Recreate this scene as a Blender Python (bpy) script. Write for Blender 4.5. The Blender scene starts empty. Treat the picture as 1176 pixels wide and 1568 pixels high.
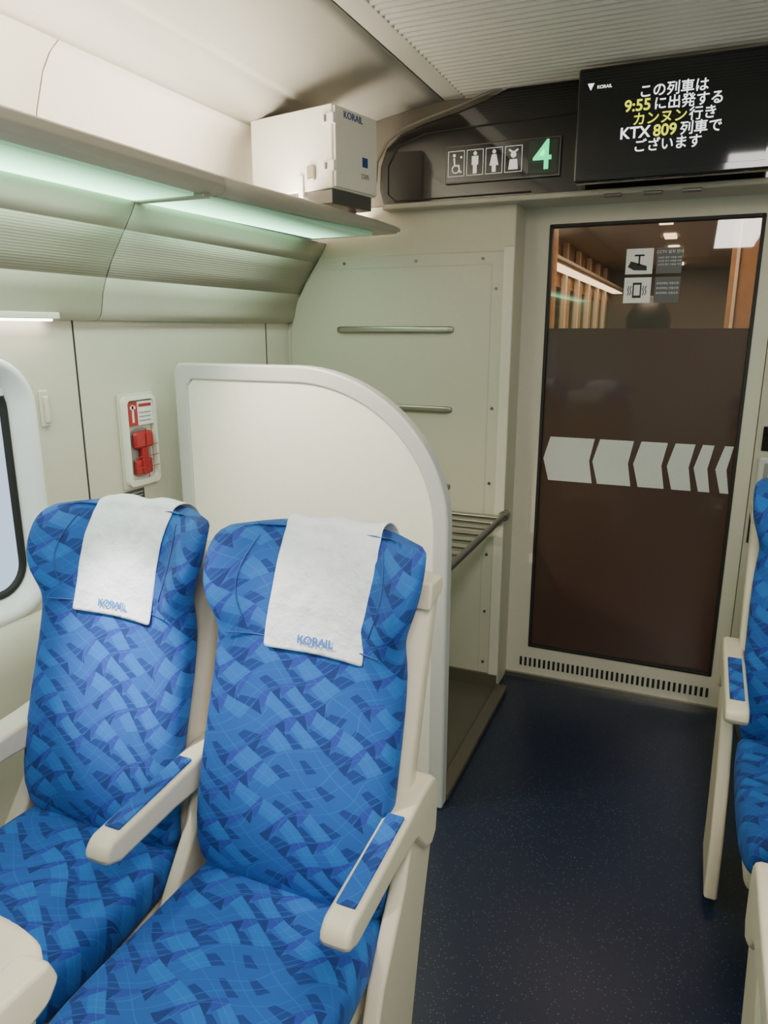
import bpy, bmesh, math, random
from mathutils import Vector, Matrix
random.seed(3)
S=bpy.context.scene
COL=S.collection

# ---------------------------------------------------------------- materials
def newmat(name):
    m=bpy.data.materials.new(name); m.use_nodes=True
    nt=m.node_tree; b=nt.nodes['Principled BSDF']
    return m,nt,b
def plain(name,col,rough=.5,metal=0,emis=None,es=0,noise=.04,bump=.02,scale=60,coat=0):
    m,nt,b=newmat(name)
    b.inputs['Roughness'].default_value=rough
    b.inputs['Metallic'].default_value=metal
    b.inputs['Coat Weight'].default_value=coat
    tc=nt.nodes.new('ShaderNodeTexCoord'); n=nt.nodes.new('ShaderNodeTexNoise')
    n.inputs['Scale'].default_value=scale; n.inputs['Detail'].default_value=4
    nt.links.new(tc.outputs['Object'],n.inputs['Vector'])
    mx=nt.nodes.new('ShaderNodeMix'); mx.data_type='RGBA'
    c=Vector(col)
    mx.inputs[6].default_value=(*[max(0,v*(1-noise)) for v in c],1)
    mx.inputs[7].default_value=(*[min(1,v*(1+noise)) for v in c],1)
    nt.links.new(n.outputs['Fac'],mx.inputs[0]); nt.links.new(mx.outputs[2],b.inputs['Base Color'])
    if bump>0:
        bp=nt.nodes.new('ShaderNodeBump'); bp.inputs['Strength'].default_value=bump; bp.inputs['Distance'].default_value=.002
        nt.links.new(n.outputs['Fac'],bp.inputs['Height']); nt.links.new(bp.outputs[0],b.inputs['Normal'])
    return m
M={}
M['wall']=plain('wall_beige',(.66,.62,.51),.42)
M['wall2']=plain('end_panel_beige',(.54,.51,.40),.45)
M['ceil']=plain('ceiling_satin',(.64,.62,.55),.32)
M['rib']=plain('ceiling_rib',(.64,.62,.56),.4)
M['cove']=plain('cove_beige',(.50,.47,.38),.5)
M['bay']=plain('bay_cream',(.88,.83,.72),.5)
M['rack']=plain('rack_beige',(.40,.38,.31),.4)
M['div']=plain('divider_cream',(.94,.89,.79),.35)
M['rim']=plain('divider_rim',(.60,.59,.57),.35)
M['plastic']=plain('arm_plastic',(.70,.61,.46),.35)
M['black']=plain('black_gloss',(.012,.011,.010),.12,coat=.5,noise=0,bump=0)
M['dark']=plain('dark_gap',(.015,.014,.013),.6)
M['hair']=plain('black_hair',(.008,.007,.006),.5)
M['skin']=plain('skin',(.55,.33,.23),.5)
M['cloths']=plain('dark_coat',(.02,.02,.025),.8)
M['taupe']=plain('taupe_moulding',(.16,.14,.11),.35)
M['metal']=plain('brushed_metal',(.36,.34,.29),.3,metal=.9)
M['greymetal']=plain('dark_metal',(.16,.15,.14),.35,metal=.7)
M['white']=plain('white_paint',(.82,.79,.70),.35)
M['signwhite']=plain('sign_white',(.85,.85,.82),.4)
M['red']=plain('red_plastic',(.40,.015,.02),.35)
M['navy']=plain('navy_print',(.02,.06,.25),.4)
M['brown']=plain('kick_brown',(.10,.085,.06),.35)
M['win']=plain('window_rim_white',(.94,.94,.94),.3,noise=.01)
M['orange']=plain('vestibule_wood',(.34,.16,.07),.35,noise=.45,scale=5)
M['curtain']=plain('warm_curtain',(.46,.26,.13),.7,noise=.3,scale=20)
M['grey']=plain('grey_plastic',(.3,.3,.29),.4)
M['signgrey']=plain('sign_grey',(.10,.10,.10),.4)
def emit(name,col,s):
    m,nt,b=newmat(name); b.inputs['Base Color'].default_value=(*col,1)
    b.inputs['Emission Color'].default_value=(*col,1); b.inputs['Emission Strength'].default_value=s
    return m
M['etxt']=emit('screen_text_white',(.95,.97,1),1.6)
M['eyel']=emit('screen_text_yellow',(.85,.90,.02),1.2)
M['egreen']=emit('led_green',(.0,.80,.28),1.6)
M['icon']=emit('backlit_icon',(.9,.88,.82),.45)
M['lamp']=emit('lamp_warm',(1,.93,.8),12)
M['vlampm']=emit('vestibule_light',(1,.80,.5),5)
M['blueprint']=emit('blue_print',(.06,.20,.55),.0)
M['screen']=plain('screen_glass',(.008,.008,.010),.06,noise=0,bump=0,coat=.6)
def diffuser():
    m,nt,b=newmat('rack_light_diffuser'); N=nt.nodes.new; L=nt.links.new
    tc=N('ShaderNodeTexCoord'); sp=N('ShaderNodeSeparateXYZ'); L(tc.outputs['Object'],sp.inputs[0])
    a=N('ShaderNodeMath'); a.operation='ADD'; a.inputs[1].default_value=.12; L(sp.outputs[0],a.inputs[0])
    ab=N('ShaderNodeMath'); ab.operation='ABSOLUTE'; L(a.outputs[0],ab.inputs[0])
    mr=N('ShaderNodeMapRange'); mr.inputs[1].default_value=1.08; mr.inputs[2].default_value=1.30; mr.inputs[3].default_value=0; mr.inputs[4].default_value=1
    L(ab.outputs[0],mr.inputs[0])
    pw=N('ShaderNodeMath'); pw.operation='POWER'; pw.inputs[1].default_value=1.8; L(mr.outputs[0],pw.inputs[0])
    ml=N('ShaderNodeMath'); ml.operation='MULTIPLY_ADD'; ml.inputs[1].default_value=6.5; ml.inputs[2].default_value=.15; L(pw.outputs[0],ml.inputs[0])
    b.inputs['Base Color'].default_value=(.30,.38,.32,1); b.inputs['Roughness'].default_value=.25
    b.inputs['Emission Color'].default_value=(.42,1,.58,1); L(ml.outputs[0],b.inputs['Emission Strength'])
    return m
M['diff']=diffuser()

def fabric():
    m,nt,b=newmat('blue_woven_fabric'); L=nt.links.new
    N=lambda t:nt.nodes.new(t)
    def mt(op,a,c=None,d=None):
        n=N('ShaderNodeMath'); n.operation=op
        for i,v in enumerate((a,c,d)):
            if v is None: continue
            if isinstance(v,(int,float)): n.inputs[i].default_value=v
            else: L(v,n.inputs[i])
        return n.outputs[0]
    def mix(f,a,c):
        n=N('ShaderNodeMix'); n.data_type='RGBA'
        if isinstance(f,(int,float)): n.inputs[0].default_value=f
        else: L(f,n.inputs[0])
        for i,v in ((6,a),(7,c)):
            if isinstance(v,tuple): n.inputs[i].default_value=(*v,1)
            else: L(v,n.inputs[i])
        return n.outputs[2]
    uv=N('ShaderNodeUVMap'); uv.uv_map='UVMap'
    sp=N('ShaderNodeSeparateXYZ'); L(uv.outputs[0],sp.inputs[0])
    u,v=sp.outputs[0],sp.outputs[1]
    wu=mt('MULTIPLY',mt('SINE',mt('MULTIPLY',v,38)),.011)
    wv=mt('MULTIPLY',mt('SINE',mt('ADD',mt('MULTIPLY',u,31),mt('MULTIPLY',v,9))),.010)
    u2=mt('ADD',u,wu); v2=mt('ADD',v,wv)
    A=mt('ADD',mt('DIVIDE',u2,.100),mt('DIVIDE',v2,.066))
    B=mt('SUBTRACT',mt('DIVIDE',u2,.100),mt('DIVIDE',v2,.066))
    fa,fb=mt('FLOOR',A),mt('FLOOR',B); ra,rb=mt('FRACT',A),mt('FRACT',B)
    cb=N('ShaderNodeCombineXYZ'); L(fa,cb.inputs[0]); L(fb,cb.inputs[1])
    wn=N('ShaderNodeTexWhiteNoise'); wn.noise_dimensions='2D'; L(cb.outputs[0],wn.inputs['Vector'])
    rnd=wn.outputs['Value']
    base=(.009,.078,.33); light=(.014,.115,.42); dark=(.005,.033,.19); purp=(.016,.042,.29)
    lt=lambda a,c:mt('LESS_THAN',a,c); gt=lambda a,c:mt('GREATER_THAN',a,c)
    AND=lambda a,c:mt('MULTIPLY',a,c)
    c=mix(AND(gt(ra,.45),gt(rnd,.40)),base,light)
    # leaning parallelogram slats
    sh=mt('ADD',rb,mt('MULTIPLY',ra,.35))
    s1=AND(AND(lt(sh,.48),gt(ra,.25)),gt(rnd,.35))
    c=mix(s1,c,purp)
    sh2=mt('ADD',ra,mt('MULTIPLY',rb,-.30))
    s2=AND(AND(AND(lt(sh2,.12),gt(rb,.45)),lt(rnd,.70)),gt(ra,.02))
    c=mix(s2,c,dark)
    # dark navy pattern triangles where strips cross
    s3=AND(AND(lt(mt('ADD',ra,rb),.52),gt(rnd,.30)),gt(rb,.05))
    c=mix(s3,c,(.004,.024,.15))
    l1=lt(mt('ABSOLUTE',mt('SUBTRACT',ra,.72)),.016)
    l3=lt(mt('ABSOLUTE',mt('SUBTRACT',rb,.80)),.016)
    B2=mt('ADD',B,mt('MULTIPLY',mt('SINE',mt('MULTIPLY',v,52)),.22))
    l2=lt(mt('ABSOLUTE',mt('SUBTRACT',mt('FRACT',mt('ADD',B2,.2)),.5)),.016)
    ln=mt('MULTIPLY',mt('MAXIMUM',mt('MAXIMUM',l1,l2),l3),.28)
    c=mix(ln,c,(.03,.20,.55))
    L(c,b.inputs['Base Color'])
    b.inputs['Roughness'].default_value=.85
    b.inputs['Sheen Weight'].default_value=.10; b.inputs['Sheen Roughness'].default_value=.4
    b.inputs['Sheen Tint'].default_value=(.2,.45,1,1)
    n=N('ShaderNodeTexNoise'); n.inputs['Scale'].default_value=900; L(uv.outputs[0],n.inputs['Vector'])
    bp=N('ShaderNodeBump'); bp.inputs['Strength'].default_value=.25; bp.inputs['Distance'].default_value=.001
    L(n.outputs['Fac'],bp.inputs['Height']); L(bp.outputs[0],b.inputs['Normal'])
    return m
M['fabric']=fabric()
def clothmat():
    m,nt,b=newmat('white_cloth')
    n=nt.nodes.new('ShaderNodeTexNoise'); n.inputs['Scale'].default_value=260
    n2=nt.nodes.new('ShaderNodeTexNoise'); n2.inputs['Scale'].default_value=20; n2.inputs['Detail'].default_value=3
    tc=nt.nodes.new('ShaderNodeTexCoord')
    nt.links.new(tc.outputs['Object'],n.inputs['Vector']); nt.links.new(tc.outputs['Object'],n2.inputs['Vector'])
    a=nt.nodes.new('ShaderNodeMath'); a.operation='MULTIPLY_ADD'; a.inputs[1].default_value=.08
    nt.links.new(n.outputs['Fac'],a.inputs[0]); nt.links.new(n2.outputs['Fac'],a.inputs[2])
    bp=nt.nodes.new('ShaderNodeBump'); bp.inputs['Strength'].default_value=.8; bp.inputs['Distance'].default_value=.014
    nt.links.new(a.outputs[0],bp.inputs['Height']); nt.links.new(bp.outputs[0],b.inputs['Normal'])
    b.inputs['Base Color'].default_value=(.86,.86,.90,1); b.inputs['Roughness'].default_value=.9
    return m
M['cloth']=clothmat()
def floormat():
    m,nt,b=newmat('floor_navy_vinyl')
    tc=nt.nodes.new('ShaderNodeTexCoord')
    v=nt.nodes.new('ShaderNodeTexVoronoi'); v.inputs['Scale'].default_value=120
    nt.links.new(tc.outputs['Object'],v.inputs['Vector'])
    r=nt.nodes.new('ShaderNodeValToRGB'); e=r.color_ramp.elements
    e[0].position=.10; e[0].color=(.14,.18,.27,1); e[1].position=.17; e[1].color=(.008,.014,.036,1)
    nt.links.new(v.outputs['Distance'],r.inputs[0]); nt.links.new(r.outputs[0],b.inputs['Base Color'])
    b.inputs['Roughness'].default_value=.34
    n=nt.nodes.new('ShaderNodeTexNoise'); n.inputs['Scale'].default_value=300; nt.links.new(tc.outputs['Object'],n.inputs['Vector'])
    bp=nt.nodes.new('ShaderNodeBump'); bp.inputs['Strength'].default_value=.12; bp.inputs['Distance'].default_value=.001
    nt.links.new(n.outputs['Fac'],bp.inputs['Height']); nt.links.new(bp.outputs[0],b.inputs['Normal'])
    return m
M['floor']=floormat()
def speaker():
    m,nt,b=newmat('cove_ribbed')
    tc=nt.nodes.new('ShaderNodeTexCoord'); w=nt.nodes.new('ShaderNodeTexWave')
    w.bands_direction='Z'; w.inputs['Scale'].default_value=48
    nt.links.new(tc.outputs['Object'],w.inputs['Vector'])
    r=nt.nodes.new('ShaderNodeValToRGB'); e=r.color_ramp.elements
    e[0].color=(.38,.355,.285,1); e[1].color=(.49,.46,.375,1)
    nt.links.new(w.outputs['Fac'],r.inputs[0]); nt.links.new(r.outputs[0],b.inputs['Base Color'])
    bp=nt.nodes.new('ShaderNodeBump'); bp.inputs['Strength'].default_value=.3; bp.inputs['Distance'].default_value=.002
    nt.links.new(w.outputs['Fac'],bp.inputs['Height']); nt.links.new(bp.outputs[0],b.inputs['Normal'])
    b.inputs['Roughness'].default_value=.5
    return m
M['speaker']=speaker()
def glass(name,tint,gl=.12,rough=.02,fr=.5):
    m,nt,b=newmat(name); nt.nodes.remove(b)
    o=[n for n in nt.nodes if n.type=='OUTPUT_MATERIAL'][0]
    t=nt.nodes.new('ShaderNodeBsdfTransparent'); t.inputs[0].default_value=(*tint,1)
    g=nt.nodes.new('ShaderNodeBsdfGlossy'); g.inputs['Roughness'].default_value=rough
    lw=nt.nodes.new('ShaderNodeLayerWeight'); lw.inputs[0].default_value=.3
    ad=nt.nodes.new('ShaderNodeMath'); ad.operation='MULTIPLY_ADD'; ad.inputs[1].default_value=fr; ad.inputs[2].default_value=gl
    nt.links.new(lw.outputs['Fresnel'],ad.inputs[0])
    mx=nt.nodes.new('ShaderNodeMixShader'); nt.links.new(ad.outputs[0],mx.inputs[0])
    nt.links.new(t.outputs[0],mx.inputs[1]); nt.links.new(g.outputs[0],mx.inputs[2]); nt.links.new(mx.outputs[0],o.inputs[0])
    return m
M['glass']=glass('clear_glass',(.74,.70,.66),.08,fr=.35)
M['winglass']=glass('window_glass',(.85,.90,.93),.05)
M['film']=plain('brown_film_glass',(.074,.041,.031),.16,noise=.02,bump=0,coat=.5)

# ---------------------------------------------------------------- helpers
def link(o,parent=None):
    COL.objects.link(o)
    if parent: o.parent=parent
    return o
def empty(name):
    o=bpy.data.objects.new(name,None); o.empty_display_size=.05; COL.objects.link(o); return o
def mesh(name,verts,faces,mat,parent=None,smooth=False,bevel=0,sub=0,uv=None,seg=2,angle=.6):
    me=bpy.data.meshes.new(name); me.from_pydata([tuple(v) for v in verts],[],faces)
    bm=bmesh.new(); bm.from_mesh(me); bmesh.ops.recalc_face_normals(bm,faces=bm.faces); bm.to_mesh(me); bm.free()
    if uv:
        l=me.uv_layers.new(name='UVMap')
        for lp in me.loops: l.data[lp.index].uv=uv[lp.vertex_index]
    me.materials.append(mat)
    o=bpy.data.objects.new(name,me); link(o,parent)
    if smooth:
        for p in me.polygons: p.use_smooth=True
    if bevel:
        md=o.modifiers.new('bevel','BEVEL'); md.width=bevel; md.segments=seg; md.limit_method='ANGLE'; md.angle_limit=angle
        for p in me.polygons: p.use_smooth=True
        wn=o.modifiers.new('wn','WEIGHTED_NORMAL'); wn.keep_sharp=True
    if sub:
        md=o.modifiers.new('sub','SUBSURF'); md.levels=sub; md.render_levels=sub
    return o
def box(name,x0,x1,y0,y1,z0,z1,mat,parent=None,bevel=0):
    v=[(x,y,z) for x in(x0,x1) for y in(y0,y1) for z in(z0,z1)]
    f=[(0,1,3,2),(4,6,7,5),(0,4,5,1),(2,3,7,6),(0,2,6,4),(1,5,7,3)]
    return mesh(name,v,f,mat,parent,bevel=bevel)
def prism(name,pts,axis,a0,a1,mat,parent=None,bevel=0,smooth=False):
    def P(p,a):
        return {'x':(a,p[0],p[1]),'y':(p[0],a,p[1]),'z':(p[0],p[1],a)}[axis]
    n=len(pts); v=[P(p,a0) for p in pts]+[P(p,a1) for p in pts]
    f=[tuple(range(n)),tuple(range(2*n-1,n-1,-1))]+[(i,(i+1)%n,n+(i+1)%n,n+i) for i in range(n)]
    return mesh(name,v,f,mat,parent,bevel=bevel,smooth=smooth)
def strip(name,pts,y0,y1,mat,parent=None,th=.006,smooth=True):
    n=len(pts); v=[(p[0],y0,p[1]) for p in pts]+[(p[0],y1,p[1]) for p in pts]
    f=[(i,i+1,n+i+1,n+i) for i in range(n-1)]
    o=mesh(name,v,f,mat,parent,smooth=smooth)
    md=o.modifiers.new('sol','SOLIDIFY'); md.thickness=th; md.offset=0
    return o
def tube(name,pts,r,mat,parent=None,cyc=False):
    c=bpy.data.curves.new(name,'CURVE'); c.dimensions='3D'; c.bevel_depth=r; c.bevel_resolution=4; c.use_fill_caps=True
    s=c.splines.new('POLY'); s.points.add(len(pts)-1); s.use_cyclic_u=cyc
    for i,p in enumerate(pts): s.points[i].co=(*p,1)
    c.materials.append(mat); o=bpy.data.objects.new(name,c); return link(o,parent)
def text(name,body,size,loc,rot,mat,parent=None,align='CENTER',off=0,ext=.0005,ay='CENTER'):
    c=bpy.data.curves.new(name,'FONT'); c.body=body; c.size=size; c.align_x=align; c.align_y=ay; c.offset=off; c.extrude=ext
    c.materials.append(mat); o=bpy.data.objects.new(name,c); o.location=loc; o.rotation_euler=rot; return link(o,parent)
def rrect(a0,a1,b0,b1,r,n=8):
    out=[]
    for cx,cy,s in((a1-r,b1-r,0),(a0+r,b1-r,1),(a0+r,b0+r,2),(a1-r,b0+r,3)):
        for i in range(n+1):
            t=math.pi/2*(s+i/n); out.append((cx+r*math.cos(t),cy+r*math.sin(t)))
    return out
def loops(name,rings,mat,parent=None,smooth=True,cap=False):
    n=len(rings[0]); v=[p for r in rings for p in r]; f=[]
    for k in range(len(rings)-1):
        for i in range(n): f.append((k*n+i,k*n+(i+1)%n,(k+1)*n+(i+1)%n,(k+1)*n+i))
    if cap: f.append(tuple(range(n))); f.append(tuple(range((len(rings)-1)*n,len(rings)*n)))
    return mesh(name,v,f,mat,parent,smooth=smooth)
def cut(o,cutters):
    for c in cutters:
        md=o.modifiers.new('b','BOOLEAN'); md.operation='DIFFERENCE'; md.object=c; md.solver='EXACT'
    dg=bpy.context.evaluated_depsgraph_get(); dg.update()
    me=bpy.data.meshes.new_from_object(o.evaluated_get(dg))
    o.modifiers.clear(); o.data=me
    for c in cutters: bpy.data.objects.remove(c)
def area(name,loc,rot,sx,sy,power,col=(1,1,1)):
    l=bpy.data.lights.new(name,'AREA'); l.shape='RECTANGLE'; l.size=sx; l.size_y=sy; l.energy=power; l.color=col
    o=bpy.data.objects.new(name,l); o.location=loc; o.rotation_euler=rot; COL.objects.link(o); return o
def spot(name,loc,tgt,power,ang,col=(1,1,1),blend=.7):
    l=bpy.data.lights.new(name,'SPOT'); l.energy=power; l.spot_size=math.radians(ang); l.spot_blend=blend; l.color=col; l.shadow_soft_size=.02
    o=bpy.data.objects.new(name,l); o.location=loc
    o.rotation_euler=(Vector(tgt)-Vector(loc)).to_track_quat('-Z','Y').to_euler(); COL.objects.link(o); return o

CX=-.12; YE=2.963; YP=2.804; YR=-3.6
def mir(pts): return [(2*CX-p[0],p[1]) for p in pts]

# ---------------------------------------------------------------- shell
box('floor',-1.75,1.51,YR,YE+.06,-.05,0,M['floor'])
WX=-1.64
for side in('left','right'):
    sg=1 if side=='left' else -1
    X=(lambda x:x) if side=='left' else (lambda x:2*CX-x)
    xa,xb=sorted((X(WX),X(WX-.11)))
    w=box('wall_'+side,xa,xb,YR,YP+.15,0,1.56,M['wall'])
    wins=[(-.02,1.435),(-1.75,-.30),(-3.4,-2.0)]
    if side=='right': wins=[(.6,2.2),(-1.1,.3),(-2.8,-1.4)]
    cs=[prism('c',rrect(a,b,.745,1.425,.13),'x',xa-.05,xb+.05,M['win']) for a,b in wins]
    cut(w,cs)
    for k,(a,b) in enumerate(wins):
        p=empty('window_%d'%(k+1+(3 if side=='right' else 0)))
        def R(i,x): 
            return [(X(x),q[0],q[1]) for q in rrect(a+i,b-i,.745+i,1.425-i,max(.03,.13-i))]
        loops('rim',[R(-.012,WX+.001),R(-.004,WX+.006),R(.008,WX+.003),R(.018,WX-.010),R(.032,WX-.030),R(.042,WX-.05)],M['win'],p)
        loops('gasket',[R(.040,WX-.046),R(.045,WX-.041),R(.054,WX-.044),R(.060,WX-.054)],M['dark'],p)
        g=R(.05,WX-.052); mesh('pane',g,[tuple(range(len(g)))],M['winglass'],p)
        box('blind',*sorted((X(WX-.04),X(WX-.05))),a+.05,b-.05,1.33,1.352,M['win'],p,bevel=.003)
    t=[(WX,.735),(-1.615,.72),(-1.59,.69),(-1.575,.62),(-1.57,.1),(-1.55,.09),(-1.55,0),(WX,0)]
    if sg<0: t=mir(t)
    prism('trim_ledge_'+side,t,'y',YR,1.925 if sg>0 else YE-.02,M['wall'],smooth=False,bevel=.004)
    cv=empty('cove_panel_'+side)
    up=[(-1.448,1.842),(-1.456,1.825),(-1.474,1.798),(-1.494,1.770)]
    top=[(-1.494,1.770),(-1.52,1.733),(-1.55,1.69),(-1.575,1.645)]
    low=[(-1.575,1.645),(-1.592,1.60),(-1.60,1.565),(-1.603,1.55),(-1.61,1.538),(-1.625,1.53),(-1.645,1.528)]
    if sg<0: up,top,low=mir(up),mir(top),mir(low)
    ys=[YR,-1.9,-.1,1.68,YP]
    for i in range(4):
        strip('upper_%d'%i,up,ys[i]+.003,ys[i+1]-.003,M['cove'],cv)
        strip('ribbed_%d'%i,top,ys[i]+.003,ys[i+1]-.003,M['speaker'],cv)
        strip('lower_%d'%i,low,ys[i]+.003,ys[i+1]-.003,M['cove'],cv)
    bk=[(p[0]-.008*sg,p[1]) for p in up+top[1:]+low[1:]]
    strip('backing',bk,YR,YP,M['dark'],cv,th=.004)
    bay=[(-1.66,1.86),(-1.662,1.95),(-1.645,2.05),(-1.61,2.14),(-1.58,2.18),(-1.545,2.205)]
    lip=[(-1.545,2.205),(-1.50,2.20),(-1.45,2.205),(-1.40,2.22),(-1.36,2.24),(-1.345,2.252),(-1.325,2.25)]
    cei=[(-1.325,2.25),(-1.30,2.262),(-1.2,2.285),(-1.1,2.302),(-1.0,2.315),(-.955,2.32)]
    if sg<0: bay,lip,cei=mir(bay),mir(lip),mir(cei)
    cs_=empty('ceiling_side_'+side)
    for i in range(4):
        ysb=[YR,-1.8,-.12,1.56,YP]
        strip('bay_%d'%i,bay,ysb[i]+.003,ysb[i+1]-.003,M['bay'],cs_)
    strip('lip',lip,YR,YP,M['ceil'],cs_)
    strip('slope',cei,YR,YP,M['ceil'],cs_)
    strip('bay_backing',[(p[0]-.008*sg,p[1]+.004) for p in bay],YR,YP,M['dark'],cs_,th=.003)

def ribceil():
    x0,x1=-.87,2*CX+.87; v=[];f=[]; y=YR; per=.034
    prof=[(0,0),(.25,.006),(.55,.006),(.8,0)]
    while y<2.80:
        for t,h in prof:
            v+= [(x0,y+t*per,2.322-h),(x1,y+t*per,2.322-h)]
        y+=per
    n=len(v)//2
    f=[(2*i,2*i+1,2*i+3,2*i+2) for i in range(n-1)]
    return v,f
v,f=ribceil()
c=mesh('ceiling',v,f,M['rib'])
box('trim_ceiling_1',-.946,-.868,YR,2.80,2.316,2.33,M['ceil'],bevel=.003)
box('trim_ceiling_2',2*CX+.868,2*CX+.946,YR,2.80,2.316,2.33,M['ceil'],bevel=.003)
box('ceiling_upper',-1.75,1.51,YR,YE+.05,2.345,2.36,M['dark'])
box('wall_rear',-1.75,1.51,YR-.05,YR,0,2.35,M['wall'])

# ---------------------------------------------------------------- end wall
we=empty('wall_end')
box('left_block',-1.75,-.661,YP,YE+.04,0,1.97,M['wall2'],we,bevel=.006)
box('left_upper',-1.75,-.661,YP+.0,YE+.04,1.97,2.345,M['taupe'],we)
box('right_block',.225,1.51,YE-.01,YE+.04,0,2.345,M['wall2'],we)
box('above_door',-.661,.225,YE-.01,YE+.04,1.975,2.345,M['wall2'],we)
rp=[(-1.475,1.785),(-.675,1.785),(-.675,.035),(-1.62,.035),(-1.62,1.5),(-1.585,1.62)]
prism('raised_panel',rp,'y',YP-.012,YP,M['wall2'],we,bevel=.004)
box('border_side',-.747,-.743,YP-.0135,YP-.011,.06,1.74,M['cove'],we)
box('border_top',-1.45,-.743,YP-.0135,YP-.011,1.738,1.742,M['cove'],we)
box('edge_strip',-.70,-.658,YP-.02,YP-.008,.03,1.80,M['wall'],we,bevel=.004)
for i,(x,z) in enumerate([(-1.36,1.76),(-1.05,1.76),(-.78,1.76),(-.725,1.65),(-.725,1.2),(-.725,.9),(-.725,.6),(-.725,.35),(-.725,.12)]):
    tube('screw_%d'%i,[(x,YP-.016,z),(x,YP-.012,z)],.006,M['greymetal'],we)
for i,z in enumerate((1.5,1.188,.873,.5)):
    p=empty('bumper_rail')
    prism('rail',[(-1.40,YP-.013),(-1.375,YP-.03),(-.91,YP-.03),(-.885,YP-.013)],'z',z-.013,z+.013,M['metal'],p,bevel=.006)

# door
d=empty('door_1')
fx0,fx1,gx0,gx1=-.675,.222,-.565,.17
for nm,b in dict(stile_l=(fx0,gx0,0.02,1.97),stile_r=(gx1,fx1,.02,1.97),rail_b=(gx0,gx1,.02,.15),rail_t=(gx0,gx1,1.887,1.97)).items():
    box(nm,b[0],b[1],YE-.004,YE+.036,b[2],b[3],M['wall'],d)
for nm,b in dict(g1=(gx0-.002,gx0+.010,.15,1.887),g2=(gx1-.010,gx1+.002,.15,1.887),g3=(gx0,gx1,.148,.16),g4=(gx0,gx1,1.877,1.889)).items():
    box('gasket_'+nm,b[0],b[1],YE-.008,YE+.03,b[2],b[3],M['dark'],d,bevel=.002)
box('glass_clear',gx0,gx1,YE+.008,YE+.014,1.505,1.887,M['glass'],d)
box('glass_film',gx0,gx1,YE+.008,YE+.014,.15,1.505,M['film'],d)
def chev():
    m,nt,b=newmat('chevron_mesh_print')
    tc=nt.nodes.new('ShaderNodeTexCoord'); v=nt.nodes.new('ShaderNodeTexChecker'); v.inputs['Scale'].default_value=260
    v.inputs['Color1'].default_value=(.88,.88,.87,1); v.inputs['Color2'].default_value=(.42,.41,.40,1)
    nt.links.new(tc.outputs['Object'],v.inputs['Vector']); nt.links.new(v.outputs[0],b.inputs['Base Color']); b.inputs['Roughness'].default_value=.5
    return m
cm=chev()
for i,(a,b) in enumerate([(-.538,-.355),(-.342,-.206),(-.186,-.082),(-.062,.016),(.034,.082),(.11,.148)]):
    k=.016
    prism('chevron_%d'%i,[(a+k,1.077),(b+k*.5,1.077),(b-k*.5,.987),(b+k*.5,.897),(a+k,.897),(a-k*.5,.987)],'y',YE+.0055,YE+.0078,cm,d)
for i in range(38):
    x=-.60+i*.0205
    box('slot_%d'%i,x,x+.010,YE-.006,YE-.003,.055,.095,M['dark'],d)
box('gap_left',-.668,-.663,YE-.028,YE+.0,0,1.94,M['dark'],d)
box('threshold',fx0,fx1,YE-.02,YE+.02,0,.02,M['metal'],d)
st=empty('warning_sticker'); 
box('cctv_icon',-.280,-.185,YE+.004,YE+.0078,1.70,1.79,M['signwhite'],st)
box('cctv_text_bg',-.172,-.085,YE+.004,YE+.0078,1.70,1.79,M['signgrey'],st)
prism('cam_body',[(-.272,1.726),(-.262,1.746),(-.205,1.728),(-.205,1.712),(-.25,1.714)],'y',YE+.002,YE+.0042,M['dark'],st)
box('cam_arm',-.236,-.230,YE+.002,YE+.0042,1.73,1.765,M['dark'],st)
box('cam_base',-.250,-.216,YE+.002,YE+.0042,1.763,1.769,M['dark'],st)
st2=empty('warning_sticker')
box('phone_icon',-.280,-.185,YE+.004,YE+.0078,1.597,1.688,M['signwhite'],st2)
box('phone_text_bg',-.172,-.085,YE+.004,YE+.0078,1.597,1.688,M['signgrey'],st2)
box('phone',-.249,-.218,YE+.002,YE+.0042,1.615,1.670,M['dark'],st2)
box('phone_screen',-.244,-.223,YE+.001,YE+.0022,1.624,1.662,M['signwhite'],st2)
for k,x in enumerate((-.264,-.256,-.211,-.203)): tube('wave_%d'%k,[(x-.002,YE+.003,1.625),(x+.002,YE+.003,1.635),(x-.002,YE+.003,1.647),(x+.002,YE+.003,1.658)],.0014,M['dark'],st2)
R90=(math.pi/2,0,0)
text('t1','CCTV 설치 안내',.0135,(-.128,YE+.003,1.775),R90,M['signwhite'],st)
for k in range(3):
    text('t2_%d'%k,'안전한 열차 이용을 위해',.008,(-.128,YE+.003,1.755-k*.012),R90,M['signwhite'],st)
    text('t3_%d'%k,'휴대전화는 진동으로',.009,(-.128,YE+.003,1.665-k*.017),R90,M['signwhite'],st2)
p=empty('wall_notice_sign'); box('plate',.245,.36,YE-.016,YE-.01,1.07,1.16,M['black'],p,bevel=.002); text('tick','✓',.08,(.29,YE-.018,1.115),R90,M['signwhite'],p)
p=empty('intercom_panel'); box('body',.24,.36,YE-.04,YE-.01,.86,1.05,M['rim'],p,bevel=.008); box('recess',.26,.34,YE-.043,YE-.038,.93,1.03,M['grey'],p,bevel=.004); box('handset',.275,.3,YE-.06,YE-.04,.88,1.02,M['white'],p,bevel=.006)
p=empty('wall_notice_sign'); box('plate',.235,.36,YE-.016,YE-.01,.72,.84,M['dark'],p,bevel=.002); text('txt','비상',.04,(.29,YE-.018,.78),R90,M['signwhite'],p)

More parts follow.
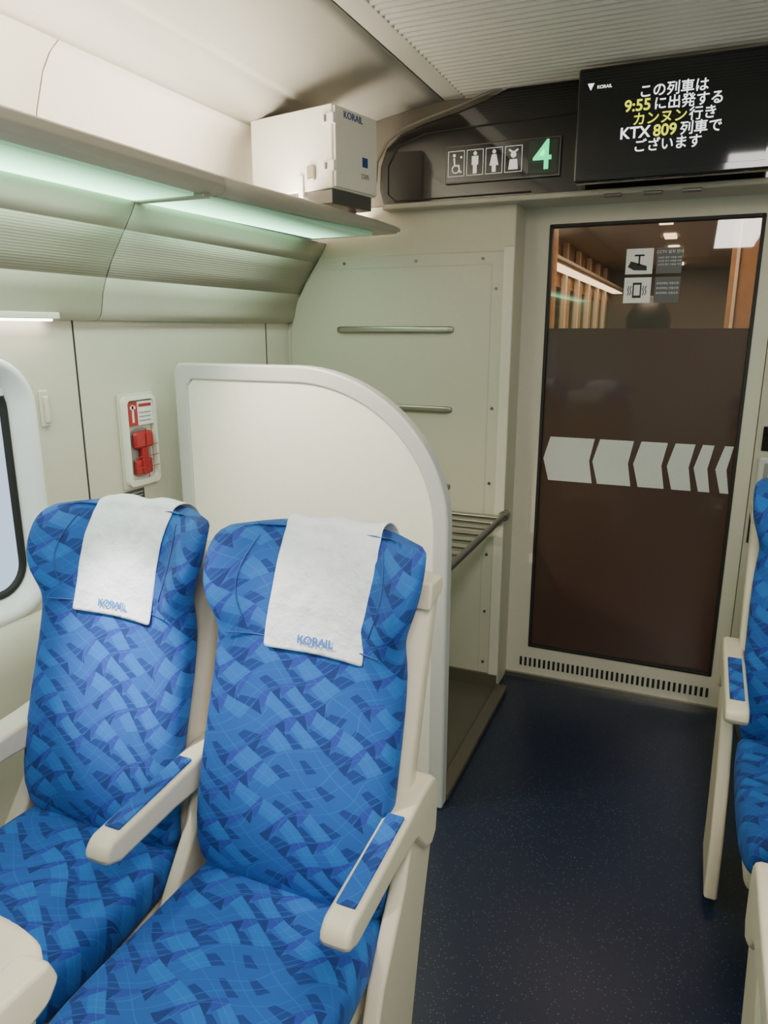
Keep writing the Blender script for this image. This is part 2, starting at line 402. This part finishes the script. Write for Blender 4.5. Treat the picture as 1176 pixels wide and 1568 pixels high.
# black header fascia
h=empty('door_header_fascia')
hp=[(-1.17,1.957),(-1.188,2.02),(-1.185,2.10),(-1.16,2.165),(-1.10,2.21),(-1.0,2.238),(-.88,2.262),(-.78,2.29),(-.70,2.318),(.46,2.318),(.54,2.29),(.64,2.262),(.76,2.238),(.86,2.21),(.92,2.165),(.945,2.10),(.948,2.02),(.93,1.957)]
prism('body',hp,'y',2.75,YE-.03,M['black'],h,bevel=.01)
box('bottom_lip',-1.17,.93,2.735,YE-.03,1.945,1.965,M['rack'],h,bevel=.005)
tube('arch_trim',[(-1.20,2.747,2.05),(-1.195,2.747,2.12),(-1.15,2.747,2.19),(-1.09,2.747,2.225),(-.99,2.747,2.252),(-.88,2.747,2.277),(-.78,2.747,2.304),(-.72,2.747,2.32)],.006,M['taupe'],h)
tube('inner_line',[(-.60,2.748,1.975),(-1.12,2.748,1.975),(-1.15,2.748,2.0),(-1.15,2.748,2.10),(-1.11,2.748,2.165),(-1.0,2.748,2.2),(-.45,2.748,2.215)],.003,M['dark'],h)
for i,x in enumerate((-.35,-.22,-.1)):
    box('latch_%d'%i,x,x+.06,2.73,2.76,1.938,1.948,M['greymetal'],h,bevel=.002)

t=empty('information_display')
box('bezel',-.918,-.500,2.738,2.7495,2.018,2.147,M['greymetal'],t,bevel=.004)
box('face',-.912,-.506,2.735,2.742,2.024,2.141,M['screen'],t)
box('led_face',-.612,-.512,2.733,2.737,2.028,2.137,plain('led_board',(.02,.04,.03),.3),t)
text('car_number','4',.135,(-.562,2.731,2.083),R90,M['egreen'],t,off=.001)
IC=M['icon']
def disc(nm,x,z,r,y,mat,par,n=16):
    prism(nm,[(x+r*math.cos(2*math.pi*i/n),z+r*math.sin(2*math.pi*i/n)) for i in range(n)],'y',y,y+.001,mat,par)
for i in range(4):
    x=-.875+i*.070; y=2.7335; w=.030
    tube('sq_%d'%i,[(x-w,y,2.042),(x+w,y,2.042),(x+w,y,2.126),(x-w,y,2.126)],.0013,IC,t,cyc=True)
    if i in(1,2):
        disc('head%d'%i,x,2.114,.0065,y,IC,t)
        if i==1: b=[(-.012,2.105),(.012,2.105),(.012,2.076),(.007,2.076),(.007,2.047),(-.007,2.047),(-.007,2.076),(-.012,2.076)]
        else: b=[(-.008,2.105),(.008,2.105),(.016,2.069),(.007,2.069),(.007,2.047),(-.007,2.047),(-.007,2.069),(-.016,2.069)]
        prism('body%d'%i,[(x+q,z) for q,z in b],'y',y,y+.001,IC,t)
    elif i==0:
        disc('head0',x-.008,2.112,.0055,y,IC,t)
        tube('wheel',[(x-.002+.013*math.cos(a*math.pi/7),y,2.066+.013*math.sin(a*math.pi/7)) for a in range(14)],.0018,IC,t,cyc=True)
        tube('bod',[(x-.008,y,2.103),(x-.006,y,2.078),(x+.010,y,2.078),(x+.014,y,2.055),(x+.02,y,2.057)],.003,IC,t)
        disc('dot',x+.018,2.105,.004,y,IC,t)
    else:
        disc('head3',x,2.098,.010,y,IC,t)
        prism('body3',[(x-.013,2.083),(x+.013,2.083),(x+.017,2.05),(x-.017,2.05)],'y',y,y+.001,IC,t)
        tube('bunny',[(x-.016,y,2.115),(x-.005,y,2.107),(x+.005,y,2.107),(x+.016,y,2.115)],.003,IC,t)

# monitor
m=empty('wall_mounted_monitor')
mx0,mx1=-.432,.150
mz0,mz1=1.965,2.300
m.location=(0,2.6,mz0)
box('case',mx0,mx1,0,.05,0,mz1-mz0,M['screen'],m,bevel=.008)
box('screen',mx0+.022,mx1-.022,-.002,.004,.026,mz1-mz0-.02,M['screen'],m)
box('bracket',-.3,.0,.05,.149,.08,.25,M['dark'],m)
lines=[[('この列車は','w')],[('9:55','y'),('に出発する','w')],[('カンヌン','y'),('行き','w')],[('KTX','w'),('809','y'),('列車で','w')],[('ございます','w')]]
bpy.context.view_layer.update()
xs_c=[-.150,-.148,-.140,-.148,-.155]
for i,l in enumerate(lines):
    objs=[]
    for j,(s,c_) in enumerate(l):
        asc=s.isascii()
        o=text('line_%d_%d'%(i,j),s,.046 if asc else .0400,(0,-.0035,.234-i*.0385),R90,M['etxt'] if c_=='w' else M['eyel'],m,align='LEFT',off=.0007 if asc else .0003,ay='BOTTOM_BASELINE')
        objs.append((o,s))
    bpy.context.view_layer.update()
    ws=[o.dimensions.x for o,_ in objs]; gap=.010; tot=sum(ws)+gap*(len(ws)-1); x=xs_c[i]-tot/2
    for (o,_),w in zip(objs,ws): o.location.x=x; x+=w+gap
text('logo','KORAIL',.013,(-.35,-.0035,.275),R90,M['etxt'],m)
prism('logo_mark',[(-.402,.288),(-.382,.288),(-.392,.268)],'y',-.0035,-.003,M['etxt'],m)

# vestibule, and a made-up next car standing in for the reflected cabin
vb=empty('vestibule')
box('vfloor',-1.2,1.0,YE+.06,9.0,-.05,0,M['floor'],vb)
box('vceil',-1.2,1.0,YE+.06,9.0,2.15,2.2,M['wall2'],vb)
box('vleft',-1.05,-1.0,YE+.06,9.0,0,2.2,M['orange'],vb)
box('vright',.52,.57,YE+.06,9.0,0,2.2,M['orange'],vb)
box('vend',-1.05,.57,8.95,9.0,0,2.2,M['taupe'],vb)
for i in range(9):
    y=3.25+i*.62
    for k,(a,b) in enumerate([(-.995,-.955),(.475,.515)]):
        box('jamb_%d_%d'%(i,k),a,b,y,y+.05,0,2.12,M['bay'],vb,bevel=.004)
        box('curtain_%d_%d'%(i,k),a,b-.015 if k==0 else b,y+.12,y+.30,.9,1.86,M['curtain'],vb,bevel=.006)
        box('pane_%d_%d'%(i,k),a-.003,b-.02 if k==0 else b,y+.32,y+.56,1.0,1.8,M['black'],vb)
for k,(a,b) in enumerate([(-1.0,-.80),(.32,.52)]):
    box('shelf_%d'%k,a,b,3.9,8.9,1.90,1.925,M['rack'],vb,bevel=.004)
    box('shelf_light_%d'%k,a+.05,b-.05,3.95,8.85,1.892,1.899,M['vlampm'],vb)  # glowing strips in place of the cabin's reflected light lines
box('bulkhead_l',-1.0,-.70,3.85,3.9,0,2.15,M['curtain'],vb,bevel=.006)
box('bulkhead_r',.10,.52,3.85,3.9,0,2.15,M['curtain'],vb,bevel=.006)
for i in range(4): box('bulkhead_trim_%d'%i,.12+i*.1,.135+i*.1,3.835,3.85,0,2.15,M['bay'],vb,bevel=.003)
box('bulkhead_top',-.70,.10,3.85,3.9,2.0,2.15,M['wall2'],vb)
for i in range(6):
    box('vlamp_%d'%i,-.30,-.22,4.1+i*.8,4.35+i*.8,2.138,2.152,M['vlampm'],vb)
box('vlamp_a',-.75,-.69,3.3,3.65,2.138,2.152,M['vlampm'],vb)
box('vred',-.995,-.94,3.42,3.50,1.45,1.72,M['red'],vb)
area('vestibule_lamp',(-.25,3.4,2.12),(0,0,0),.6,.4,13,(1,.80,.58))
area('vestibule_lamp',(-.25,6.0,2.12),(0,0,0),.5,4.0,40,(1,.76,.50))

# added figure standing in for the camera holder's head reflected in the glass
def blob(name,loc,r,mat,par,seg=24):
    bm=bmesh.new(); bmesh.ops.create_uvsphere(bm,u_segments=seg,v_segments=seg//2,radius=1)
    for v in bm.verts: v.co=Vector((v.co.x*r[0]+loc[0],v.co.y*r[1]+loc[1],v.co.z*r[2]+loc[2]))
    me=bpy.data.meshes.new(name); bm.to_mesh(me); bm.free(); me.materials.append(mat)
    for p in me.polygons: p.use_smooth=True
    o=bpy.data.objects.new(name,me); return link(o,par)
pa=empty('reflection_figure'); pa.location=(-.215,3.50,0); pa.rotation_euler=(0,0,math.pi)
PX,PY=0,0
J=[(0,0,.86,.125),(0,0,1.05,.11),(0,0,1.25,.125),(0,0,1.345,.07),(0,-.005,1.42,.045),
   (-.085,0,.82,.085),(-.095,-.01,.47,.058),(-.10,.015,.09,.042),(-.10,-.12,.035,.034),
   (.085,0,.82,.085),(.095,-.01,.47,.058),(.10,.015,.09,.042),(.10,-.12,.035,.034),
   (-.165,0,1.30,.055),(-.205,.01,1.05,.042),(-.20,-.06,.83,.028),(.165,0,1.30,.055),(.205,.01,1.05,.042),(.20,-.06,.83,.028)]
E=[(0,1),(1,2),(2,3),(3,4),(0,5),(5,6),(6,7),(7,8),(0,9),(9,10),(10,11),(11,12),(3,13),(13,14),(14,15),(3,16),(16,17),(17,18)]
me=bpy.data.meshes.new('body'); me.from_pydata([(PX+a,PY+b,c) for a,b,c,_ in J],E,[]); me.materials.append(M['cloths'])
bo=bpy.data.objects.new('body',me); link(bo,pa)
sk=bo.modifiers.new('skin','SKIN'); sk.use_smooth_shade=True
for i,j in enumerate(J): me.skin_vertices[0].data[i].radius=(j[3],j[3]*.85)
me.skin_vertices[0].data[0].use_root=True
bo.modifiers.new('sub','SUBSURF').levels=1
blob('head',(PX,PY-.01,1.515),(.075,.092,.112),M['skin'],pa)
blob('hair',(PX,PY+.014,1.535),(.096,.104,.108),M['hair'],pa)
blob('nose',(PX,PY-.104,1.50),(.012,.018,.02),M['skin'],pa)
for s_ in(-1,1):
    blob('eye',(PX+s_*.03,PY-.090,1.522),(.012,.009,.007),M['hair'],pa,12)
    blob('ear',(PX+s_*.078,PY-.01,1.49),(.012,.02,.03),M['skin'],pa,12)
    hx,hy,hz=PX+s_*.20,PY-.065,.79
    blob('palm',(hx,hy,hz),(.018,.034,.045),M['skin'],pa,16)
    for k in range(4):
        yy=hy-.026+k*.017; ln=(.062,.070,.066,.052)[k]
        tube('finger_%d'%k,[(hx,yy,hz-.03),(hx-s_*.004,yy,hz-.03-ln*.55),(hx-s_*.014,yy,hz-.03-ln)],.0078,M['skin'],pa)
    tube('thumb',[(hx,hy-.028,hz+.01),(hx-s_*.012,hy-.046,hz-.015),(hx-s_*.02,hy-.050,hz-.04)],.009,M['skin'],pa)
blob('mouth',(PX,PY-.096,1.462),(.022,.006,.005),M['red'],pa,12)

# ---------------------------------------------------------------- overhead rack
for side in('left','right'):
    sg=1 if side=='left' else -1
    F=(lambda q:q) if sg>0 else mir
    r=empty('overhead_luggage_rack')
    slab=[(-1.66,YR),(-1.21,YR),(-1.21,1.70),(-1.19,2.0),(-1.09,2.70),(-1.12,2.72),(-1.66,2.76)]
    prism('shelf',[(F([(a,b)])[0]) for a,b in slab],'z',1.853,1.862,M['rack'],r,bevel=.003)
    for nm,(a,b) in dict(lip_a=(YR,-.05),lip_b=(-.045,1.73)).items():
        prism(nm,F([(-1.235,1.842),(-1.195,1.850),(-1.185,1.868),(-1.19,1.888),(-1.205,1.896),(-1.225,1.892),(-1.24,1.87)]),'y',a,b,M['rack'],r,bevel=.003)
    ring=lambda y,x,s:[(2*CX-(x+q*s) if sg<0 else x+q*s,y,1.865+zz*s) for q,zz in [(-.022,-.022),(.018,-.015),(.028,.003),(.022,.023),(.008,.031),(-.012,.027),(-.027,.005)]]
    loops('lip_end',[ring(1.735,-1.213,1),ring(1.9,-1.205,1),ring(2.1,-1.18,.95),ring(2.35,-1.15,.8),ring(2.55,-1.12,.65),ring(2.68,-1.10,.45),ring(2.72,-1.095,.3)],M['rack'],r,cap=True)
    for i,(a,b) in enumerate([(YR,-1.9),(-1.88,-.1),(-.08,1.67),(1.71,2.60)]):
        xo=-1.245 if i<3 else -1.235
        pl=[(-1.445,a),(xo,a),(xo if i<3 else -1.150,b),(-1.445 if i<3 else -1.40,b)]
        prism('diffuser_%d'%i,[F([q])[0] for q in pl],'z',1.838,1.852,M['diff'],r,bevel=.002)
    box('cross_rib',*sorted((F([(-1.46,0)])[0][0],F([(-1.22,0)])[0][0])),1.675,1.705,1.834,1.853,M['rack'],r,bevel=.003)

# recorder cabinet on the rack
dv=empty('recorder_cabinet'); dv.location=(-1.15,2.28,1.95); dv.rotation_euler=(0,0,math.radians(-12))
box('case',-.36,0,0,.24,0,.25,M['white'],dv,bevel=.004)
box('side_door',0,.010,.006,.236,.004,.246,M['white'],dv,bevel=.003)
box('base',-.34,-.01,.01,.23,-.045,0,M['greymetal'],dv,bevel=.003)
box('base_plate',-.35,-.06,.0,.235,-.085,-.066,M['metal'],dv)
for i,(x,y) in enumerate([(-.33,.02),(-.09,.02),(-.33,.2),(-.09,.2)]): box('foot_%d'%i,x,x+.02,y,y+.02,-.07,-.042,M['metal'],dv)
for i,z in enumerate((.05,.19)):
    box('hinge_%d'%i,-.034,.014,-.010,.012,z,z+.032,M['signwhite'],dv,bevel=.003)
    box('hinge_pin_%d'%i,-.022,-.014,-.013,-.009,z+.006,z+.026,M['greymetal'],dv)
box('lock',-.10,-.07,-.012,0,.03,.075,M['metal'],dv,bevel=.003); box('lock2',-.14,-.12,-.01,0,-.02,.05,M['white'],dv,bevel=.003)
RS=(math.pi/2,0,math.pi/2)
text('brand','KORAIL',.030,(.0115,.10,.225),RS,M['navy'],dv); text('dvr','DVR',.022,(.0115,.165,.055),RS,M['grey'],dv)
box('label',.010,.0112,.15,.18,.085,.115,M['navy'],dv)

# ---------------------------------------------------------------- divider
dv=empty('partition_screen')
def dpath(x0,x1,z1,cx,cz,n=20):
    out=[(x0,0.0),(x0,z1-.02),(x0+.02,z1)]
    a,b=x1-cx,z1-cz
    for i in range(n+1):
        t=math.pi/2*(1-i/n); out.append((cx+a*math.cos(t),cz+b*math.sin(t)))
    out.append((x1,0.0)); return out
out=dpath(-1.567,-.620,1.395,-1.12,.93); inn=dpath(-1.517,-.668,1.343,-1.12,.93)
n=len(out); Y0,Y1=1.935,1.985
v=[(p[0],Y0,p[1]) for p in out]+[(p[0],Y0,p[1]) for p in inn]+[(p[0],Y1,p[1]) for p in out]+[(p[0],Y1,p[1]) for p in inn]
f=[]
for i in range(n-1):
    f+=[(i,i+1,n+i+1,n+i),(2*n+i,3*n+i,3*n+i+1,2*n+i+1),(i,2*n+i,2*n+i+1,i+1),(n+i,n+i+1,3*n+i+1,3*n+i)]
f+=[(0,n,3*n,2*n),(n-1,3*n-1,4*n-1,2*n-1)]
mesh('rim',v,f,M['rim'],dv,bevel=.008,angle=.8,seg=3)
prism('panel',inn,'y',Y0+.008,Y1-.008,M['div'],dv)

lr=empty('luggage_shelf')
tube('front_bar',[(-.655,1.99,.775),(-.655,2.79,.775)],.013,M['greymetal'],lr)
tube('bar_socket',[(-.655,2.77,.775),(-.655,2.80,.775)],.022,M['metal'],lr)
tube('rear_bar',[(-1.58,1.99,.775),(-1.58,2.79,.775)],.013,M['greymetal'],lr)
for i in range(9):
    y=2.03+i*.088
    box('slat_%d'%i,-1.58,-.66,y,y+.035,.768,.778,M['metal'],lr,bevel=.003)
box('trim_1',-.665,-.615,1.985,YP-.01,0,.028,M['brown'],None,bevel=.006)
box('luggage_floor',-1.64,-.665,1.985,YP-.01,0,.012,M['brown'])
box('baseboard_end',-1.6,-.66,YP-.025,YP-.012,.012,.07,M['brown'])

# ---------------------------------------------------------------- wall fittings
hb=empty('emergency_hammer_box')
def wbox(nm,y0,y1,z0,z1,d0,d1,mat,par,bev=0): return box(nm,WX+d0,WX+d1,y0,y1,z0,z1,mat,par,bevel=bev)
wbox('plate',1.745,1.905,1.005,1.305,0,.008,M['wall'],hb,.003)
v0=rrect(1.752,1.898,1.012,1.298,.02); v1=rrect(1.765,1.885,1.03,1.285,.015)
loops('frame',[[(WX+.006,a,b) for a,b in v0],[(WX+.024,a,b) for a,b in v0],[(WX+.026,a,b) for a,b in v1],[(WX+.010,a,b) for a,b in v1]],M['white'],hb,smooth=False)
v2=rrect(1.777,1.873,1.035,1.195,.04)
prism('recess',v2,'x',WX+.008,WX+.0105,M['grey'],hb)
wbox('label_red',1.770,1.812,1.205,1.28,.018,.022,M['red'],hb)
wbox('label_white',1.812,1.882,1.205,1.28,.018,.022,M['signwhite'],hb)
wbox('label_line1',1.818,1.876,1.262,1.272,.0215,.0225,M['red'],hb)
for k in range(3): wbox('label_line_%d'%k,1.818,1.872,1.216+k*.013,1.220+k*.013,.0215,.0225,M['grey'],hb)
wbox('label_hammer',1.787,1.795,1.215,1.27,.0215,.0228,M['signwhite'],hb)
wbox('label_head',1.780,1.803,1.257,1.267,.0215,.0228,M['signwhite'],hb)
wbox('hammer_handle',1.812,1.845,1.045,1.18,.012,.03,M['red'],hb,.006)
wbox('hammer_head',1.782,1.868,1.13,1.185,.012,.034,M['red'],hb,.014)
wbox('hammer_guard',1.785,1.865,1.045,1.095,.012,.024,M['red'],hb,.01)
for k in range(3): tube('guard_wire_%d'%k,[(WX+.034,1.775,1.07+k*.035),(WX+.036,1.88,1.07+k*.035)],.0015,M['red'],hb)
tube('guard_wire_v',[(WX+.036,1.828,1.035),(WX+.036,1.828,1.195)],.0015,M['red'],hb)
ws=empty('wall_notice_sign'); wbox('plate',1.725,1.835,.96,.997,0,.003,M['black'],ws)
for k in range(2): box('l%d'%k,WX+.003,WX+.0035,1.732,1.828,.984-k*.011,.988-k*.011,M['grey'],ws)
ch=empty('coat_hook'); wbox('plate',1.456,1.487,1.24,1.34,0,.008,M['wall'],ch,.004); wbox('peg',1.464,1.479,1.25,1.325,.006,.02,M['wall'],ch,.006)
for i,y in enumerate((1.60,2.62,-.16)):
    box('trim_%d'%(i+2),WX-.001,WX+.0015,y,y+.005,.735 if y<1.9 else 0,1.535,M['dark'])
rl=empty('reading_lamp'); box('lens',-1.632,-1.600,1.22,1.50,1.522,1.53,M['lamp'],rl,bevel=.003); box('housing',-1.637,-1.595,1.20,1.52,1.528,1.545,M['white'],rl,bevel=.003)

# ---------------------------------------------------------------- seats
def sc(v,e): return math.copysign(abs(v)**e,v)
BACK=[(.40,.03,.185,.06,0),(.43,.01,.200,.09,.008),(.50,0,.208,.10,.018),(.60,.025,.209,.10,.022),(.70,.058,.209,.1,.024),(.80,.092,.208,.1,.024),
      (.88,.115,.205,.1,.026),(.915,.125,.200,.10,.034),(.945,.132,.200,.105,.05),(.98,.142,.213,.11,.072),(1.02,.158,.226,.11,.082),(1.06,.178,.229,.105,.082),(1.09,.196,.228,.09,.075),(1.114,.215,.223,.06,.060),(1.127,.235,.210,.028,.035)]
def smooth(a,b,x):
    t=max(0,min(1,(x-a)/(b-a))); return t*t*(3-2*t)
def yfront(z):
    for a,b in zip(BACK,BACK[1:]):
        if a[0]<=z<=b[0]:
            k=(z-a[0])/(b[0]-a[0]); return a[1]+(b[1]-a[1])*k
    return BACK[-1][1]
NR=48
def seatback(par,x0,y0):
    v=[];uv=[];f=[]
    for z,yf,w,t,wing in BACK:
        for k in range(NR):
            th=2*math.pi*k/NR; c,s=math.cos(th),math.sin(th)
            X=w*sc(c,.45); Yo=t/2*sc(s,.75)
            y=yf+t/2+Yo-wing*smooth(.46,1,abs(X/w))
            zz=z-(.010*abs(X/w)**3 if z>1.1 else 0)
            v.append((x0+X,y0+y,zz)); uv.append((X+math.copysign(1,X)*(Yo+t/2)*.6+x0,z*1.06))
    for r in range(len(BACK)-1):
        for k in range(NR): f.append((r*NR+k,r*NR+(k+1)%NR,(r+1)*NR+(k+1)%NR,(r+1)*NR+k))
    f.append(tuple(range(NR))); f.append(tuple(range((len(BACK)-1)*NR,len(BACK)*NR)))
    mesh('back_cushion',v,f,M['fabric'],par,smooth=True,sub=1,uv=uv)
    zz=.925; pts=[]
    for i in range(19):
        X=-.165+i*.0183; z2=zz-.012*math.cos(X*8)
        pts.append((x0+X,y0+yfront(z2)-.036*smooth(.46,1,abs(X/.2))-.0002,z2))
    tube('seam',pts,.0015,M['navy'],par)
    for sgn in(-1,1):
        pts=[]
        for i in range(14):
            z2=.95+i*.0115; X=sgn*(.135+.02*math.sin(i/13*math.pi)); w=.205+.025*smooth(.95,1.02,z2)
            pts.append((x0+X,y0+yfront(z2)-(.05+.032*smooth(.945,1.02,z2))*smooth(.46,1,abs(X/w))+.0005,z2))
        tube('wing_seam',pts,.0012,M['navy'],par)
def cushion(par,x0,y0):
    rows=[(.07,.19,.44,.08),(.04,.206,.456,.12),(-.1,.212,.456,.135),(-.25,.214,.464,.145),(-.34,.213,.468,.145),(-.40,.208,.460,.13),(-.43,.198,.445,.10),(-.445,.183,.425,.05)]
    v=[];uv=[];f=[]
    for y,w,zt,t in rows:
        for k in range(NR):
            th=2*math.pi*k/NR; c,s=math.cos(th),math.sin(th)
            X=w*sc(c,.4); Z=t/2*sc(s,.6)
            v.append((x0+X,y0+y,zt-t/2+Z-.008*(1-(X/w)**2)*(1 if s>0 else 0))); uv.append((X+x0+math.copysign(1,X)*(t/2-Z)*.5,y*1.02+.9))
    for r in range(len(rows)-1):
        for k in range(NR): f.append((r*NR+k,r*NR+(k+1)%NR,(r+1)*NR+(k+1)%NR,(r+1)*NR+k))
    f.append(tuple(range(NR))); f.append(tuple(range((len(rows)-1)*NR,len(rows)*NR)))
    mesh('seat_cushion',v,f,M['fabric'],par,smooth=True,sub=1,uv=uv)
def shell(par,x0,y0):
    rows=[(.36,.03,.19),(.42,.045,.212),(.55,.05,.219),(.70,.09,.221),(.85,.14,.221),(.95,.18,.220),(1.0,.20,.219),(1.02,.208,.217),(1.03,.213,.212),(1.033,.215,.200)]
    v=[];f=[]
    for z,y,w in rows:
        for k in range(NR):
            th=2*math.pi*k/NR; c,s=math.cos(th),math.sin(th)
            X=w*sc(c,.25); v.append((x0+X,y0+y+.06+.035*sc(s,.5),z))
    for r in range(len(rows)-1):
        for k in range(NR): f.append((r*NR+k,r*NR+(k+1)%NR,(r+1)*NR+(k+1)%NR,(r+1)*NR+k))
    f.append(tuple(range(NR))); f.append(tuple(range((len(rows)-1)*NR,len(rows)*NR)))
    mesh('back_shell',v,f,M['plastic'],par,smooth=True,sub=1)
    for s_ in(-1,1):
        xc=x0+s_*.206
        prism('grab_tab',[(y0+.215,.980),(y0+.285,.995),(y0+.298,1.01),(y0+.290,1.032),(y0+.225,1.034)],'x',xc-.016,xc+.016,M['plastic'],par,bevel=.006)
def armrest(par,xc,y0,hw=.027,pad=True):
    top=[(-.205,.590),(-.205,.612),(-.185,.630),(-.05,.639),(.06,.648),(.12,.656),(.18,.656),(.205,.642),(.215,.60),(.205,.52),(.175,.50),(.14,.52),(.09,.575),(-.02,.582),(-.17,.575)]
    prism('arm',[(y0+a,b) for a,b in top],'x',xc-hw,xc+hw,M['plastic'],par,bevel=.011)
    sup=[(.10,.60),(.195,.60),(.205,.50),(.16,.36),(.10,.12),(.10,.03),(-.13,.03),(-.11,.2),(-.05,.36),(.05,.49)]
    prism('side_support',[(y0+a,b) for a,b in sup],'x',xc-hw*.62,xc+hw*.62,M['plastic'],par,bevel=.008)
    if pad:
        pd=[(-.160,.631),(-.05,.639),(.05,.647),(.05,.653),(-.05,.645),(-.160,.636)]
        o=prism('arm_pad',[(y0+a,b) for a,b in pd],'x',xc-hw+.010,xc+hw-.010,M['fabric'],par,bevel=.003)
        l=o.data.uv_layers.new(name='UVMap')
        for lp in o.data.loops:
            q=o.data.vertices[lp.vertex_index].co; l.data[lp.index].uv=(q.x*1.3+.03,q.y*.8)
    else:
        box('finger_recess',xc+hw-.002,xc+hw+.001,y0-.17,y0-.08,.592,.612,M['dark'],par,bevel=.001)
def cloth(par,x0,y0,xo=.0):
    path=[(1.05,.315),(1.09,.312),(1.117,.295),(1.133,.265),(1.136,.24),(1.130,.216)]
    z=1.118
    while z>.898: path.append((z,yfront(z)-.006)); z-=.0115
    NU=25; v=[];f=[]
    for i,(z,y) in enumerate(path):
        q=i/(len(path)-1)
        for k in range(NU):
            u=k/(NU-1)*2-1; hw=.103+.003*q
            w=.004*math.sin(u*7+q*5)*math.sin(q*6+x0*9)*(1 if i>5 else .4)+.003*math.sin(q*17+u*3)*(1-q)+.004*math.sin(u*13+x0*20)*math.exp(-((q-.35)/.2)**2)
            w*=1-.75*smooth(.6,.8,q)
            lift=.003*max(0,q-.8)*5*abs(u)
            v.append((x0+xo+u*hw+.002*math.sin(q*9+x0*5),y0+y-abs(w)-lift,z+.003*math.sin(u*2+1)*q-.004*u*q+(.004*math.sin(u*6+x0*7) if 2<i<6 else 0)))
    for r in range(len(path)-1):
        for k in range(NU-1): f.append((r*NU+k,r*NU+k+1,(r+1)*NU+k+1,(r+1)*NU+k))
    o=mesh('headrest_cover',v,f,M['cloth'],par,smooth=True,sub=1)
    md=o.modifiers.new('sol','SOLIDIFY'); md.thickness=.0015
    zt=.926
    text('print','KORAIL',.022,(x0+xo+.005,y0+yfront(zt)-.0125,zt),(math.radians(75),0,0),M['blueprint'],par,off=.0005)
def seat(x0,y0,arms,xo=.012,nopad=()):
    p=empty('train_seat')
    seatback(p,x0,y0); cushion(p,x0,y0); shell(p,x0,y0)
    for a in arms: armrest(p,x0+a,y0,pad=a not in nopad,hw=.027 if a not in nopad else .035)
    cloth(p,x0,y0,xo)
    box('seat_pan',x0-.19,x0+.19,y0-.36,y0+.04,.26,.335,M['plastic'],p,bevel=.02)
    box('pedestal',x0-.09,x0+.09,y0-.25,y0+.02,0,.27,M['grey'],p,bevel=.02)
    return p
A=.2325
seat(-.643,1.0,[.2215],xo=.022); seat(-1.121,1.0,[A+.0005,-.225],xo=.006,nopad=(-.225,))
seat(-.633,.027,[.2215],xo=.0); seat(-1.105,.027,[A,-.225],xo=.006,nopad=(-.225,))
seat(.425,.985,[-A]); seat(.891,.985,[-A,A])
seat(.40,1.95,[-A]); seat(.866,1.95,[-A,A])

# ---------------------------------------------------------------- lights
area('ceiling_lamp',(.22,-.6,2.29),(0,0,0),.35,3.6,62,(1,.96,.89))
area('bay_lamp',(-1.30,1.1,1.90),(math.radians(180),math.radians(-22),0),.05,3.4,36,(1,.90,.74))
area('bay_lamp',(2*CX+1.30,1.1,1.90),(math.radians(180),math.radians(22),0),.05,3.4,14,(1,.90,.74))
area('under_rack_lamp',(-1.36,.8,1.83),(0,0,0),.06,1.6,6,(.92,1,.92))
area('under_rack_lamp',(-1.32,2.15,1.83),(0,0,0),.08,.7,2,(.92,1,.92))
spot('reading_fill_spot',(-1.28,.60,1.825),(-1.07,1.10,.80),170,22,(1,.97,.94),blend=1)
spot('reading_fill_spot',(-1.20,.60,1.825),(-.66,1.10,.78),85,26,(1,.97,.94),blend=1)
spot('reading_fill_spot',(-1.22,1.50,1.825),(-1.02,1.93,1.05),46,75,(1,.87,.66),blend=1)  # added fill for the partition's warm glow, no reading light there

w=bpy.data.worlds.new('world'); S.world=w; w.use_nodes=True
bg=w.node_tree.nodes['Background']; bg.inputs[0].default_value=(.66,.80,1,1); bg.inputs[1].default_value=1.5

# ---------------------------------------------------------------- camera
yaw=math.radians(23.0); pit=math.radians(14.15)
Fv=Vector((-math.sin(yaw)*math.cos(pit),math.cos(yaw)*math.cos(pit),-math.sin(pit)))
Rv=Vector((math.cos(yaw),math.sin(yaw),0)); Uv=Rv.cross(Fv)
cam=bpy.data.cameras.new('camera'); cam.sensor_fit='VERTICAL'; cam.sensor_height=32; cam.sensor_width=24; cam.lens=1130/1600*32; cam.clip_start=.02
co=bpy.data.objects.new('camera',cam)
co.matrix_world=Matrix(((Rv.x,Uv.x,-Fv.x,0),(Rv.y,Uv.y,-Fv.y,0),(Rv.z,Uv.z,-Fv.z,1.5),(0,0,0,1)))
COL.objects.link(co); S.camera=co
